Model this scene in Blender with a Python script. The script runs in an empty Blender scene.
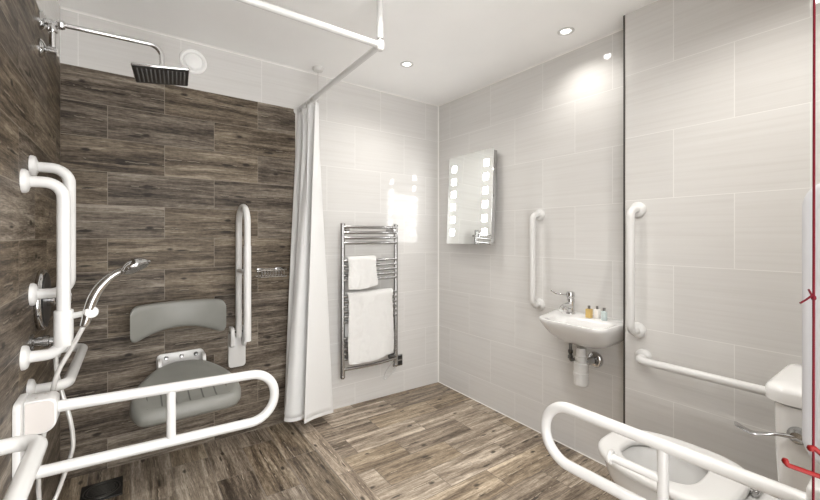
import bpy, bmesh, math, random
from mathutils import Vector, Matrix
random.seed(4)
sc = bpy.context.scene
COL = sc.collection
PI = math.pi

# ------------------------------------------------------------------ room numbers (metres)
XL, XR, XN = -0.265, 2.119, 2.000      # left wall, right wall, boxed-out right wall
YB, YN, YR = 2.490, 0.917, 0.050       # back wall, end of the boxed-out wall, rear wall
CE = 2.336                             # ceiling
HC = 1.234                             # eye height
WOODTOP, WOODX = 2.068, 0.885
def floor_z(x, y): return -0.003 - 0.024 * (x - 2.119) + 0.02 * (y - 2.49)

# ------------------------------------------------------------------ node helpers
class NT:
    def __init__(s, name):
        s.m = bpy.data.materials.new(name); s.m.use_nodes = True
        s.t = s.m.node_tree; s.n = s.t.nodes; s.l = s.t.links
        s.b = s.n['Principled BSDF']
    def node(s, typ, **kw):
        x = s.n.new(typ)
        for k, v in kw.items(): setattr(x, k, v)
        return x
    def put(s, sock, v):
        if hasattr(v, 'is_output') or isinstance(v, bpy.types.NodeSocket): s.l.new(v, sock)
        else: sock.default_value = v
    def math(s, op, a, b=0.0, c=0.0, clamp=False):
        x = s.node('ShaderNodeMath', operation=op, use_clamp=clamp)
        s.put(x.inputs[0], a); s.put(x.inputs[1], b); s.put(x.inputs[2], c)
        return x.outputs[0]
    def vec(s, x, y, z=0.0):
        n = s.node('ShaderNodeCombineXYZ')
        s.put(n.inputs[0], x); s.put(n.inputs[1], y); s.put(n.inputs[2], z)
        return n.outputs[0]
    def noise(s, v, scale=1.0, detail=4.0, rough=0.55, dist=0.0):
        n = s.node('ShaderNodeTexNoise')
        s.l.new(v, n.inputs['Vector']); n.inputs['Scale'].default_value = scale
        n.inputs['Detail'].default_value = detail; n.inputs['Roughness'].default_value = rough
        n.inputs['Distortion'].default_value = dist
        return n.outputs['Fac'] if 'Fac' in n.outputs else n.outputs[0]
    def ramp(s, fac, stops):
        n = s.node('ShaderNodeValToRGB'); s.l.new(fac, n.inputs[0])
        e = n.color_ramp.elements
        while len(e) < len(stops): e.new(0.5)
        for k, (p, c) in enumerate(stops):
            e[k].position = p; e[k].color = (*c, 1) if len(c) == 3 else c
        return n.outputs[0]
    def mix(s, fac, a, b, blend='MIX'):
        n = s.node('ShaderNodeMix', data_type='RGBA', blend_type=blend)
        s.put(n.inputs[0], fac)
        s.put(n.inputs[6], (*a, 1) if isinstance(a, tuple) else a)
        s.put(n.inputs[7], (*b, 1) if isinstance(b, tuple) else b)
        return n.outputs[2]
    def pos(s):
        g = s.node('ShaderNodeNewGeometry'); x = s.node('ShaderNodeSeparateXYZ')
        s.l.new(g.outputs['Position'], x.inputs[0]); return x.outputs
    def bump(s, h, strength=0.2, dist=0.01):
        n = s.node('ShaderNodeBump'); n.inputs['Strength'].default_value = strength
        n.inputs['Distance'].default_value = dist; s.l.new(h, n.inputs['Height'])
        s.l.new(n.outputs[0], s.b.inputs['Normal'])
    def tile(s, u, v, w, h, u0, v0, g):
        """running-bond tile grid: returns tile random numbers (r1,r2,r3) and the grout mask"""
        vv = s.math('DIVIDE', s.math('SUBTRACT', v, v0), h)
        r = s.math('FLOOR', vv)
        us = s.math('ADD', s.math('DIVIDE', s.math('SUBTRACT', u, u0), w),
                    s.math('MULTIPLY', s.math('FLOORED_MODULO', r, 2.0), 0.5))
        c = s.math('FLOOR', us)
        fu = s.math('MULTIPLY', s.math('SUBTRACT', us, c), w)
        fv = s.math('MULTIPLY', s.math('SUBTRACT', vv, r), h)
        du = s.math('MINIMUM', fu, s.math('SUBTRACT', w, fu))
        dv = s.math('MINIMUM', fv, s.math('SUBTRACT', h, fv))
        grout = s.math('LESS_THAN', s.math('MINIMUM', du, dv), g)
        wn = s.node('ShaderNodeTexWhiteNoise'); s.l.new(s.vec(c, r, 3.7), wn.inputs['Vector'])
        x = s.node('ShaderNodeSeparateColor'); s.l.new(wn.outputs['Color'], x.inputs[0])
        s.fu, s.fv = fu, fv
        return x.outputs[0], x.outputs[1], x.outputs[2], grout

def simple(name, col, rough=0.4, metal=0.0, spec=0.5, coat=0.0, noise=0.0, nscale=60.0):
    s = NT(name)
    s.b.inputs['Base Color'].default_value = (*col, 1)
    s.b.inputs['Roughness'].default_value = rough
    s.b.inputs['Metallic'].default_value = metal
    s.b.inputs['Specular IOR Level'].default_value = spec
    s.b.inputs['Coat Weight'].default_value = coat
    if noise:
        p = s.node('ShaderNodeNewGeometry').outputs['Position']
        n = s.noise(p, nscale, 4)
        d = tuple(c * (1 - noise) for c in col); l = tuple(min(1, c * (1 + noise)) for c in col)
        s.l.new(s.ramp(n, [(0.3, d), (0.7, l)]), s.b.inputs['Base Color'])
    return s.m

def wood_color(s, u, v, w, h, u0, v0, gain=1.0, con=0.9, var=0.055):
    r1, r2, r3, grout = s.tile(u, v, w, h, u0, v0, 0.0015)
    fu, fv = s.fu, s.fv
    mul = lambda a, b: s.math('MULTIPLY', a, b)
    add = lambda a, b: s.math('ADD', a, b)
    sub = lambda a, b: s.math('SUBTRACT', a, b)
    sm = lambda x, a, b: s.ramp(x, [(a, (0, 0, 0)), (b, (1, 1, 1))])
    # slow waviness bends every fibre a little
    wv = s.noise(s.vec(add(mul(u, 5.0), mul(r1, 31.0)), add(mul(v, 9.0), mul(r2, 17.0)), mul(r3, 7.0)), 1.0, 3, 0.5)
    vb = add(v, mul(sub(wv, 0.5), 0.020))
    n1 = s.noise(s.vec(add(mul(u, 2.8), mul(r1, 31.0)), add(mul(vb, 38.0), mul(r2, 47.0)), mul(r3, 9.0)), 1.0, 9, 0.68, 0.5)
    n2 = s.noise(s.vec(add(mul(u, 1.5), mul(r2, 17.0)), add(mul(vb, 15.0), mul(r3, 23.0)), mul(r1, 5.0)), 1.0, 4, 0.55, 0.6)
    n3 = s.noise(s.vec(mul(u, 22.0), add(mul(vb, 330.0), mul(r1, 13.0)), r3), 1.0, 3, 0.6, 0.0)
    n5 = s.noise(s.vec(mul(u, 60.0), mul(v, 60.0), r2), 1.0, 4, 0.7, 0.0)
    val = add(add(mul(n1, 0.60), mul(n2, 0.40)), add(mul(sub(n3, 0.5), 0.34), add(mul(sub(r2, 0.5), var), mul(sub(n5, 0.5), 0.14))))
    val = add(0.5, mul(sub(val, 0.503), con))
    k = gain
    g = lambda *c: tuple(min(1, x * k) for x in c)
    col = s.ramp(val, [(0.37, g(.030, .022, .016)), (0.44, g(.092, .070, .051)), (0.50, g(.172, .138, .104)),
                       (0.56, g(.270, .224, .175)), (0.64, g(.45, .395, .325))])
    tint = s.math('GREATER_THAN', r3, 0.66)
    col = s.mix(mul(tint, 0.28), col, s.mix(1.0, col, (1.10, .98, .70), 'MULTIPLY'))
    # thin dark cracks
    n4 = s.noise(s.vec(add(mul(u, 5.5), mul(r3, 41.0)), add(mul(vb, 85.0), mul(r1, 29.0)), mul(r2, 7.0)), 1.0, 6, 0.65, 1.0)
    col = s.mix(mul(s.ramp(n4, [(0.30, (1, 1, 1)), (0.37, (0, 0, 0))]), 0.85), col, g(.020, .014, .009))
    # one torn pale fibre with a dark lip running along each tile
    tw = s.noise(s.vec(mul(u, 26.0), mul(r1, 40.0), mul(r2, 9.0)), 1.0, 4, 0.7)
    tl = sub(fv, add(mul(h, add(0.25, mul(r1, 0.5))), mul(sub(tw, 0.5), 0.014)))
    on = sm(s.noise(s.vec(mul(u, 16.0), mul(r2, 60.0), r3), 1.0, 3, 0.6), 0.51, 0.55)
    pale = mul(on, sub(1.0, sm(s.math('ABSOLUTE', sub(tl, 0.0018)), 0.0014, 0.0030)))
    dark = mul(on, sub(1.0, sm(s.math('ABSOLUTE', add(tl, 0.0022)), 0.0010, 0.0030)))
    col = s.mix(mul(dark, 0.85), col, g(.018, .012, .008))
    col = s.mix(mul(pale, 0.55), col, g(.52, .45, .35))
    # two knots in every tile, dark smears drawn out along the grain
    for a, b, su, sv in ((r2, r3, 0.024, 0.0110), (r3, r1, 0.038, 0.0065)):
        du = s.math('DIVIDE', sub(fu, mul(w, add(0.12, mul(a, 0.76)))), su)
        dv = s.math('DIVIDE', sub(fv, mul(h, add(0.15, mul(b, 0.70)))), sv)
        d = add(s.math('SQRT', add(mul(du, du), mul(dv, dv))), mul(sub(n1, 0.5), 1.5))
        kk = s.ramp(d, [(0.45, (1, 1, 1)), (1.15, (0, 0, 0))])
        col = s.mix(mul(kk, 0.90), col, g(.020, .014, .009))
    return col, grout, val

def mul_(s, a, b): return s.math('MULTIPLY', a, b)

def wood_mat(name, axis_u, u0, v0):
    s = NT(name); p = s.pos()
    u = p[0] if axis_u == 'X' else p[1]
    col, grout, val = wood_color(s, u, p[2], 0.490, 0.1693, u0, v0, 0.72)
    col = s.mix(mul_(s, grout, .7), col, (.27, .235, .19))
    s.l.new(col, s.b.inputs['Base Color'])
    s.b.inputs['Roughness'].default_value = 0.55
    s.b.inputs['Specular IOR Level'].default_value = 0.3
    s.bump(s.math('SUBTRACT', val, s.math('MULTIPLY', grout, 0.6)), 0.10, 0.003)
    return s.m

def floor_mat():
    s = NT('wood plank floor tile'); x, y, z = s.pos()
    ca, ga, va = wood_color(s, x, y, 0.490, 0.1693, 0.31, 0.06, 1.65, .74, .10)
    cb, gb, vb = wood_color(s, y, x, 0.490, 0.1693, 0.12, 0.010, 1.10, .82, .12)
    cc, gc, vc = wood_color(s, y, x, 0.490, 0.0900, 0.33, 0.860, 1.9, .7, .06)
    ca = s.mix(ga, ca, (.16, .135, .11)); cb = s.mix(gb, cb, (.22, .19, .16)); cc = s.mix(gc, cc, (.20, .17, .14))
    wet = s.math('LESS_THAN', x, 0.860); strip = s.math('LESS_THAN', x, 0.950)
    col = s.mix(wet, s.mix(strip, ca, cc), cb)
    s.l.new(col, s.b.inputs['Base Color'])
    s.b.inputs['Roughness'].default_value = 0.42
    s.bump(va, 0.10, 0.003)
    return s.m

def light_mat(name, axis_u, u0):
    s = NT(name); p = s.pos()
    u = p[0] if axis_u == 'X' else p[1]
    r1, r2, r3, grout = s.tile(u, p[2], 0.436, 0.310, u0, 0.169, 0.0015)
    st = s.vec(s.math('ADD', s.math('MULTIPLY', u, 1.6), s.math('MULTIPLY', r1, 20.0)),
               s.math('ADD', s.math('MULTIPLY', p[2], 70.0), s.math('MULTIPLY', r2, 30.0)), r3)
    n = s.noise(st, 1.0, 5, 0.6, 0.3)
    col = s.ramp(n, [(0.28, (.618, .602, .583)), (0.5, (.655, .642, .624)), (0.72, (.675, .664, .648))])
    col = s.mix(1.0, col, s.ramp(r3, [(0.0, (.97, .97, .97)), (1.0, (1, 1, 1))]), 'MULTIPLY')
    col = s.mix(grout, col, (.755, .745, .725))
    s.l.new(col, s.b.inputs['Base Color'])
    s.b.inputs['Roughness'].default_value = 0.035
    s.b.inputs['Specular IOR Level'].default_value = 0.5
    s.bump(s.math('SUBTRACT', s.math('MULTIPLY', n, 0.5), grout), 0.02, 0.001)
    return s.m

M = {}
M['wood_back'] = wood_mat('wood wall tile back', 'X', -0.086, WOODTOP)
M['wood_left'] = wood_mat('wood wall tile left', 'Y', 1.620, WOODTOP)
M['floor'] = floor_mat()
M['light_back'] = light_mat('pale streaked tile back', 'X', 0.236)
M['light_right'] = light_mat('pale streaked tile right', 'Y', 1.473)
M['light_near'] = light_mat('pale streaked tile boxing', 'Y', 0.706)
M['light_left'] = light_mat('pale streaked tile left', 'Y', 2.05)
M['ceil'] = simple('white ceiling paint', (.94, .938, .93), 0.6, noise=0.012, nscale=5)
M['grout'] = simple('white sealant', (.86, .85, .82), 0.45)
M['edge'] = simple('chrome edge with painted dark reflection', (.10, .095, .09), 0.35, 0.7)  # chrome corner trim; the dark it reflects is put into its colour
M['white'] = simple('white powder coat', (.655, .65, .638), 0.28, coat=0.25)
M['white_plastic'] = simple('white plastic', (.68, .673, .66), 0.35)
M['warm_plastic'] = simple('off white plastic cover', (.56, .525, .50), 0.45)
M['vent_white'] = simple('bright white plastic', (.90, .90, .89), 0.4)
M['ceramic'] = simple('white glazed ceramic', (.71, .705, .695), 0.08, coat=0.5)
M['chrome'] = simple('chrome', (.66, .66, .66), 0.08, 1.0)
M['chrome_lever'] = simple('darkened chrome', (.42, .42, .42), 0.12, 1.0)  # lever chrome, colour darkened to tone down its white reflections
M['chrome_soft'] = simple('satin chrome', (.44, .435, .43), 0.2, 1.0)
M['chrome_dark'] = simple('dark chrome', (.20, .20, .20), 0.18, 1.0)
M['black'] = simple('black rubber', (.018, .018, .018), 0.4)
M['strip'] = simple('grey nozzle rubber', (.16, .16, .16), 0.5)
M['dark_metal'] = simple('dark drain metal', (.012, .011, .010), 0.6, 0.2)
M['drain_ring'] = simple('worn drain metal', (.07, .067, .06), 0.45, 0.6)
M['seat_grey'] = simple('grey moulded seat plastic', (.225, .225, .206), 0.42, noise=0.03, nscale=20)
M['groove'] = simple('painted groove shade', (.10, .10, .092), 0.6)  # groove shade put into a darker seat grey
M['red'] = simple('red plastic', (.12, .003, .0025), 0.5, spec=0.15)
M['redcord'] = simple('red braided cord', (.075, .004, .008), 0.8, spec=0.1, noise=0.3, nscale=900)
M['mirror'] = simple('mirror glass', (.88, .90, .89), 0.015, 1.0)
M['hose'] = simple('silver white shower hose', (.70, .69, .67), 0.25, 0.35)
M['cap_dark'] = simple('dark bottle cap', (.12, .11, .10), 0.3)
M['cream'] = simple('cream lotion', (.85, .83, .80), 0.3)
def glassy(name, col, rough=0.05):
    m = simple(name, col, rough); b = m.node_tree.nodes['Principled BSDF']
    b.inputs['Transmission Weight'].default_value = 0.45; b.inputs['IOR'].default_value = 1.4; return m
M['amber'] = glassy('amber gel', (.82, .62, .25))
M['blue_gel'] = glassy('pale blue gel', (.74, .83, .83))
def emis(name, col, st):
    s = NT(name); s.b.inputs['Base Color'].default_value = (*col, 1)
    s.b.inputs['Emission Color'].default_value = (*col, 1); s.b.inputs['Emission Strength'].default_value = st; return s.m
M['lamp'] = emis('downlight lens', (1, .97, .92), 2.6)
M['led'] = emis('mirror light panel', (1, 1, 1), 9.0)
def cloth(name, col, bscale, bstr):
    s = NT(name); p = s.node('ShaderNodeNewGeometry').outputs['Position']
    n = s.noise(p, bscale, 3, 0.6)
    s.l.new(s.ramp(n, [(0.3, tuple(c * .93 for c in col)), (0.7, col)]), s.b.inputs['Base Color'])
    s.b.inputs['Roughness'].default_value = 0.9; s.b.inputs['Sheen Weight'].default_value = 0.2
    s.bump(n, bstr, 0.004); return s
M['towel'] = cloth('white terry towel', (.78, .775, .76), 320, 0.9).m
s_ = cloth('white shower curtain', (.75, .748, .74), 700, 0.05)
s_.b.inputs['Roughness'].default_value = 0.6; M['curtain'] = s_.m

# ------------------------------------------------------------------ mesh helpers
def chain_loc(o):
    v = Vector((0, 0, 0))
    while o is not None: v += o.location; o = o.parent
    return v

class MB:
    """collects shapes given in room coordinates and links them as one mesh object"""
    def __init__(s): s.bm = bmesh.new()
    def face(s, vs, mi=0):
        try: f = s.bm.faces.new(vs); f.material_index = mi; return f
        except ValueError: return None
    def loft(s, rings, closed=True, cap0=False, cap1=False, mi=0):
        vs = [[s.bm.verts.new(p) for p in r] for r in rings]
        n = len(vs[0])
        for a, b in zip(vs, vs[1:]):
            for k in range(n if closed else n - 1):
                s.face([a[k], a[(k + 1) % n], b[(k + 1) % n], b[k]], mi)
        if cap0: s.face(list(reversed(vs[0])), mi)
        if cap1: s.face(vs[-1], mi)
        return s
    def tube(s, pts, r, seg=16, caps=True):
        pts = [Vector(p) for p in pts]
        rr = r if isinstance(r, (list, tuple)) else [r] * len(pts)
        up, rings, prev = None, [], None
        for i, p in enumerate(pts):
            t = (pts[min(i + 1, len(pts) - 1)] - pts[max(i - 1, 0)]).normalized()
            if up is None:
                up = t.orthogonal().normalized()
            else:
                up = (prev.rotation_difference(t) @ up); up = (up - t * up.dot(t)).normalized()
            prev = t; sd = t.cross(up)
            rings.append([p + (up * math.cos(a) + sd * math.sin(a)) * rr[i] for a in (2 * PI * k / seg for k in range(seg))])
        return s.loft(rings, True, caps, caps)
    def lathe(s, origin, axis, prof, seg=32):
        """prof: (radius, distance along axis)"""
        o = Vector(origin); ax = Vector(axis).normalized(); a1 = ax.orthogonal().normalized(); a2 = ax.cross(a1)
        rings = [[o + ax * h + (a1 * math.cos(t) + a2 * math.sin(t)) * max(r, 1e-5) for t in (2 * PI * k / seg for k in range(seg))] for r, h in prof]
        return s.loft(rings, True, True, True)
    def box(s, lo, hi, bev=0.0, seg=3, rot=None):
        tb = bmesh.new(); bmesh.ops.create_cube(tb, size=1.0)
        lo, hi = Vector(lo), Vector(hi); c = (lo + hi) / 2; d = hi - lo
        for v in tb.verts: v.co = Vector((v.co.x * d.x, v.co.y * d.y, v.co.z * d.z))
        if bev: bmesh.ops.bevel(tb, geom=tb.edges[:], offset=bev, segments=seg, profile=0.5, affect='EDGES')
        for v in tb.verts: v.co = (rot @ v.co if rot else v.co) + c
        s.merge(tb); return s
    def prism(s, outline, axis, a, b, bev=0.0, seg=3):
        """outline in the plane square to axis ('X': (y,z), 'Y': (x,z), 'Z': (x,y)), run from a to b"""
        tb = bmesh.new()
        def P(q, d): return {'X': (d, q[0], q[1]), 'Y': (q[0], d, q[1]), 'Z': (q[0], q[1], d)}[axis]
        A = [tb.verts.new(P(q, a)) for q in outline]; B = [tb.verts.new(P(q, b)) for q in outline]
        n = len(A); tb.faces.new(list(reversed(A))); tb.faces.new(B)
        for k in range(n): tb.faces.new([A[k], A[(k + 1) % n], B[(k + 1) % n], B[k]])
        bmesh.ops.recalc_face_normals(tb, faces=tb.faces[:])
        if bev:
            ed = [e for e in tb.edges if abs(e.calc_face_angle(0)) > 0.9]
            bmesh.ops.bevel(tb, geom=ed, offset=bev, segments=seg, profile=0.5, affect='EDGES')
        s.merge(tb); return s
    def merge(s, tb):
        me = bpy.data.meshes.new('t'); tb.to_mesh(me); tb.free(); s.bm.from_mesh(me); bpy.data.meshes.remove(me)
    def quad(s, a, b, c, d, mi=0):
        s.face([s.bm.verts.new(p) for p in (a, b, c, d)], mi); return s
    def build(s, name, mats, parent=None, smooth=True, angle=40):
        bmesh.ops.recalc_face_normals(s.bm, faces=s.bm.faces[:])
        off = chain_loc(parent) if parent else Vector((0, 0, 0))
        for v in s.bm.verts: v.co -= off
        me = bpy.data.meshes.new(name); s.bm.to_mesh(me); s.bm.free()
        for m in (mats if isinstance(mats, (list, tuple)) else [mats]): me.materials.append(m)
        if smooth:
            for p in me.polygons: p.use_smooth = True
            try: me.set_sharp_from_angle(angle=math.radians(angle))
            except Exception: pass
        o = bpy.data.objects.new(name, me); COL.objects.link(o)
        if parent: o.parent = parent
        return o

def fillet(pts, rad, n=10):
    pts = [Vector(p) for p in pts]; out = [pts[0]]
    for i in range(1, len(pts) - 1):
        p = pts[i]; a = (pts[i - 1] - p); b = (pts[i + 1] - p); la, lb = a.length, b.length
        a.normalize(); b.normalize(); th = a.angle(b)
        if th > PI - 0.02: out.append(p); continue
        r = rad[i - 1] if isinstance(rad, (list, tuple)) else rad
        d = min(r / math.tan(th / 2), la * 0.499, lb * 0.499); r = d * math.tan(th / 2)
        c = p + (a + b).normalized() * (r / math.sin(th / 2))
        s0 = p + a * d - c; s1 = p + b * d - c; tot = s0.angle(s1); ax = s0.cross(s1).normalized()
        for k in range(n + 1): out.append(c + Matrix.Rotation(tot * k / n, 3, ax) @ s0)
    out.append(pts[-1]); return out

def smooth_path(pts, n=8):
    P = [Vector(p) for p in pts]; out = []
    for i in range(len(P) - 1):
        p0, p1, p2, p3 = P[max(i - 1, 0)], P[i], P[i + 1], P[min(i + 2, len(P) - 1)]
        for k in range(n):
            t = k / n
            out.append(0.5 * ((2 * p1) + (p2 - p0) * t + (2 * p0 - 5 * p1 + 4 * p2 - p3) * t * t + (3 * p1 - p0 - 3 * p2 + p3) * t ** 3))
    out.append(P[-1]); return out

def rrect(x0, x1, y0, y1, r, n=6):
    """rounded rectangle outline; r = one radius or (x0y0, x1y0, x1y1, x0y1)"""
    rr = r if isinstance(r, (list, tuple)) else [r] * 4
    out = []
    for (cx, cy, q, a0) in ((x0, y0, rr[0], PI), (x1, y0, rr[1], 1.5 * PI), (x1, y1, rr[2], 0), (x0, y1, rr[3], 0.5 * PI)):
        mx = cx + q if cx == x0 else cx - q; my = cy + q if cy == y0 else cy - q
        for k in range(n + 1):
            a = a0 + 0.5 * PI * k / n; out.append((mx + q * math.cos(a), my + q * math.sin(a)))
    return out

def thing(name, label, cat, loc, group=None):
    o = bpy.data.objects.new(name, None); COL.objects.link(o); o.location = loc
    o.empty_display_size = 0.05
    o['label'] = label; o['category'] = cat
    if group: o['group'] = group
    return o
def tag(o, label, cat, group=None):
    o['label'] = label; o['category'] = cat
    if group: o['group'] = group
    return o
def struct(o): o['kind'] = 'structure'; return o
def copy_tree(o, parent=None):
    c = o.copy(); COL.objects.link(c); c.parent = parent
    for ch in list(o.children): copy_tree(ch, c)
    return c

# ------------------------------------------------------------------ the setting
T = 0.10
b = MB()
x0, x1, y0, y1 = XL - T, XR + T, -0.25, YB + T
top = [(x, y, floor_z(x, y)) for x, y in ((x0, y0), (x1, y0), (x1, y1), (x0, y1))]
b.loft([[(x, y, z - 0.10) for x, y, z in top], top], True, True, True)
struct(b.build('floor', M['floor'], smooth=False))
b = MB(); b.box((x0, y0, CE), (x1, y1, CE + 0.08)); struct(b.build('ceiling', M['ceil'], smooth=False))

def wall_slab(name, front, back, mats):
    """front: list of (quad, material index) on the room side; back: box behind them"""
    b = MB()
    for q, mi in front: b.quad(*q, mi=mi)
    b.box(*back)
    return struct(b.build(name, mats, smooth=False))
e = 0.0006
wall_slab('wall_back',
          [([(XL - T, YB, -.12), (WOODX, YB, -.12), (WOODX, YB, WOODTOP), (XL - T, YB, WOODTOP)], 0),
           ([(WOODX, YB, -.12), (XR + T, YB, -.12), (XR + T, YB, CE), (WOODX, YB, CE)], 1),
           ([(XL - T, YB, WOODTOP), (WOODX, YB, WOODTOP), (WOODX, YB, CE), (XL - T, YB, CE)], 1)],
          ((XL - T, YB + e, -.12), (XR + T, YB + T, CE)), [M['wood_back'], M['light_back']])
wall_slab('wall_left',
          [([(XL, y0, -.12), (XL, YB, -.12), (XL, YB, WOODTOP), (XL, y0, WOODTOP)], 0),
           ([(XL, y0, WOODTOP), (XL, YB, WOODTOP), (XL, YB, CE), (XL, y0, CE)], 1)],
          ((XL - T, y0, -.12), (XL - e, YB, CE)), [M['wood_left'], M['light_left']])
b = MB(); b.box((XR, YN - 0.05, -.12), (XR + T, YB, CE)); struct(b.build('wall_right', M['light_right'], smooth=False))
b = MB(); b.box((XN, y0, -.12), (XR + T, YN, CE)); struct(b.build('wall_right_boxing', M['light_near'], smooth=False))
b = MB(); b.box((0.86, YR - 0.10, -.12), (XN, YR, CE)); struct(b.build('wall_rear', M['light_back'], smooth=False))
b = MB(); b.box((XL, YR - 0.10, 2.06), (0.86, YR, CE)); struct(b.build('wall_rear_header', M['ceil'], smooth=False))
b = MB(); b.box((XN - .0012, YN + .0002, floor_z(XN, YN) - .01), (XN + .004, YN + .0085, CE)); struct(b.build('trim_1', M['edge'], smooth=False))
b = MB(); b.prism([(XR, YB), (XR - .008, YB), (XR, YB - .008)], 'Z', -.01, CE); struct(b.build('trim_2', M['grout'], smooth=False))
b = MB()
za, zb = floor_z(XR, YB), floor_z(XR, YN)
b.loft([[(XR, YB, za - .01), (XR - .006, YB, za - .01), (XR, YB, za + .007)], [(XR, YN, zb - .01), (XR - .006, YN, zb - .01), (XR, YN, zb + .007)]], True, True, True)
struct(b.build('trim_3', M['grout'], smooth=False))

b = MB(); b.prism([(YB, CE), (YB - .007, CE), (YB, CE - .007)], 'X', XL, XR); struct(b.build('trim_4', M['grout'], smooth=False))
b = MB(); b.prism([(XR, CE), (XR - .007, CE), (XR, CE - .007)], 'Y', YN, YB); struct(b.build('trim_5', M['grout'], smooth=False))
# ------------------------------------------------------------------ grab rails
TR = 0.0175
def flange_bm(p, n, R=0.0375):
    b = MB(); b.lathe(p, n, [(0, 0), (R, 0), (R, .007), (R - .004, .013), (TR + .006, .016), (TR + .001, .019), (0, .019)], 32); return b
def grab_rail(label, a, c, n, stand, rad=0.06, group=None):
    """a, c: the two wall points; n: wall normal; stand: distance of the tube from the wall"""
    n = Vector(n); a = Vector(a); c = Vector(c)
    t = thing('grab_rail', label, 'grab rail', (a + c) / 2, group)
    b = MB(); b.tube(fillet([a + n * .002, a + n * stand, c + n * stand, c + n * .002], rad), TR, 20); b.build('tube', M['white'], t)
    for p in (a, c): flange_bm(p + n * .0005, n).build('wall_flange', M['white'], t)
    return t
rail_a = grab_rail('long white vertical grab rail on the brown left wall, carrying the hand shower holder', (XL, 1.663, 1.404), (XL, 1.663, .858), (1, 0, 0), .096, .065)
grab_rail('white vertical grab rail on the brown left wall nearest the shower corner', (XL, 1.790, 1.467), (XL, 1.790, 1.038), (1, 0, 0), .098, .065)
grab_rail('white horizontal grab rail low on the brown left wall above the folding arm bracket', (XL, 1.752, .727), (XL, 2.36, .717), (1, 0, 0), .096, .055)
grab_rail('white horizontal grab rail at the lower left, nearest the doorway', (XL, .50, .748), (XL, 1.268, .748), (1, 0, 0), .096, .05)
grab_rail('white vertical grab rail on the pale wall between mirror and washbasin', (XR, 1.493, 1.368), (XR, 1.493, .797), (-1, 0, 0), .078, .06)
grab_rail('white vertical grab rail on the boxed-out wall right of the washbasin', (XN, .857, 1.361), (XN, .857, .777), (-1, 0, 0), .078, .06)
grab_rail('white horizontal grab rail running behind the toilet cistern', (XN, .830, .654), (XN, .150, .654), (-1, 0, 0), .078, .05)

# the sliding hand shower holder is a part of the rail it slides on
b = MB(); b.lathe((-.169, 1.663, .880), (0, 0, 1), [(0, 0), (.023, 0), (.0245, .003), (.0245, .112), (.023, .115), (0, .115)], 32)
sl = b.build('holder_slider', M['white_plastic'], rail_a)
b = MB(); b.tube([(-.150, 1.660, .974), (-.130, 1.652, .978), (-.108, 1.642, .982)], [.0105, .0095, .010], 14)
b.lathe((-.104, 1.654, .984), (.25, -.95, .05), [(0, -.004), (.017, -.004), (.0192, 0), (.0192, .026), (.017, .030), (0, .030)], 28)
b.build('holder_arm', M['white_plastic'], sl)
b = MB(); b.lathe((-.0965, 1.6255, .9855), (.25, -.95, .05), [(0, 0), (.006, 0), (.006, .0025), (0, .0025)], 16); b.build('screw', M['chrome_soft'], sl)

# ------------------------------------------------------------------ hand shower + hose
t = thing('hand_shower', 'chrome hand shower with white hose, held in the left rail holder', 'hand shower', (-.10, 1.63, .98))
hp = smooth_path([(-.118, 1.640, .940), (-.112, 1.640, .958), (-.100, 1.636, 1.010), (-.084, 1.632, 1.052), (-.060, 1.628, 1.086), (-.034, 1.624, 1.109), (-.008, 1.620, 1.121)], 6)
b = MB(); b.tube(hp, [.0105 + .005 * math.sin(PI * min(1, k / (len(hp) - 1) * 1.15)) for k in range(len(hp))], 16)
b.build('handle', M['chrome'], t)
hn = Vector((.40, -.30, -.86)).normalized(); hc = Vector((.020, 1.615, 1.131))
b = MB(); b.lathe(hc, hn, [(0, -.026), (.018, -.025), (.034, -.014), (.044, -.002), (.046, .004), (.044, .008), (0, .008)], 32)
hd = b.build('shower_head', M['chrome'], t)
b = MB(); b.lathe(hc + hn * .0081, hn, [(0, 0), (.038, 0), (.036, .003), (0, .003)], 28); b.build('spray_face', M['chrome_soft'], hd)
hose = smooth_path([(-.119, 1.640, .938), (-.148, 1.652, .872), (-.182, 1.664, .799), (-.199, 1.678, .724), (-.215, 1.690, .626), (-.229, 1.70, .531), (-.236, 1.72, .443), (-.236, 1.74, .35),
                    (-.228, 1.765, .305), (-.206, 1.79, .325), (-.177, 1.80, .414), (-.160, 1.80, .48), (-.159, 1.80, .53), (-.168, 1.80, .60), (-.188, 1.80, .69), (-.201, 1.795, .77), (-.201, 1.790, .845)], 8)
b = MB(); b.tube(hose, .0068, 10); b.build('hose', M['hose'], t)

# ------------------------------------------------------------------ shower valve and outlet
t = thing('shower_valve', 'round chrome shower control plate with knob on the brown left wall', 'shower valve', (XL, 1.945, 1.0))
b = MB(); b.lathe((XL, 1.945, 1.0), (1, 0, 0), [(0, 0), (.109, 0), (.111, .004), (.111, .014), (.107, .019), (.097, .020), (0, .020)], 48); pl = b.build('wall_plate', M['chrome'], t)
b = MB(); b.lathe((XL + .0195, 1.945, 1.0), (1, 0, 0), [(0, 0), (.100, 0), (.098, .003), (0, .003)], 48); b.build('plate_face', M['black'], pl)
b = MB(); b.lathe((XL + .02, 1.945, 1.0), (1, 0, 0), [(0, 0), (.026, 0), (.026, .022), (.020, .028), (.020, .034), (.024, .036), (.024, .068), (.021, .072), (0, .072)], 28)
b.tube([(XL + .078, 1.945, 1.02), (XL + .083, 1.945, 1.045)], .006, 10); b.build('control_knob', M['chrome'], t)
t = thing('hose_outlet', 'small chrome water outlet below the round shower valve', 'water outlet', (XL, 1.790, .876))
b = MB(); b.lathe((XL, 1.790, .876), (1, 0, 0), [(0, 0), (.028, 0), (.028, .006), (.016, .010), (.016, .032), (.020, .033), (.020, .046), (.014, .048), (.012, .06), (0, .06)], 24)
b.build('wall_flange', M['chrome_soft'], t)
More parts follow.
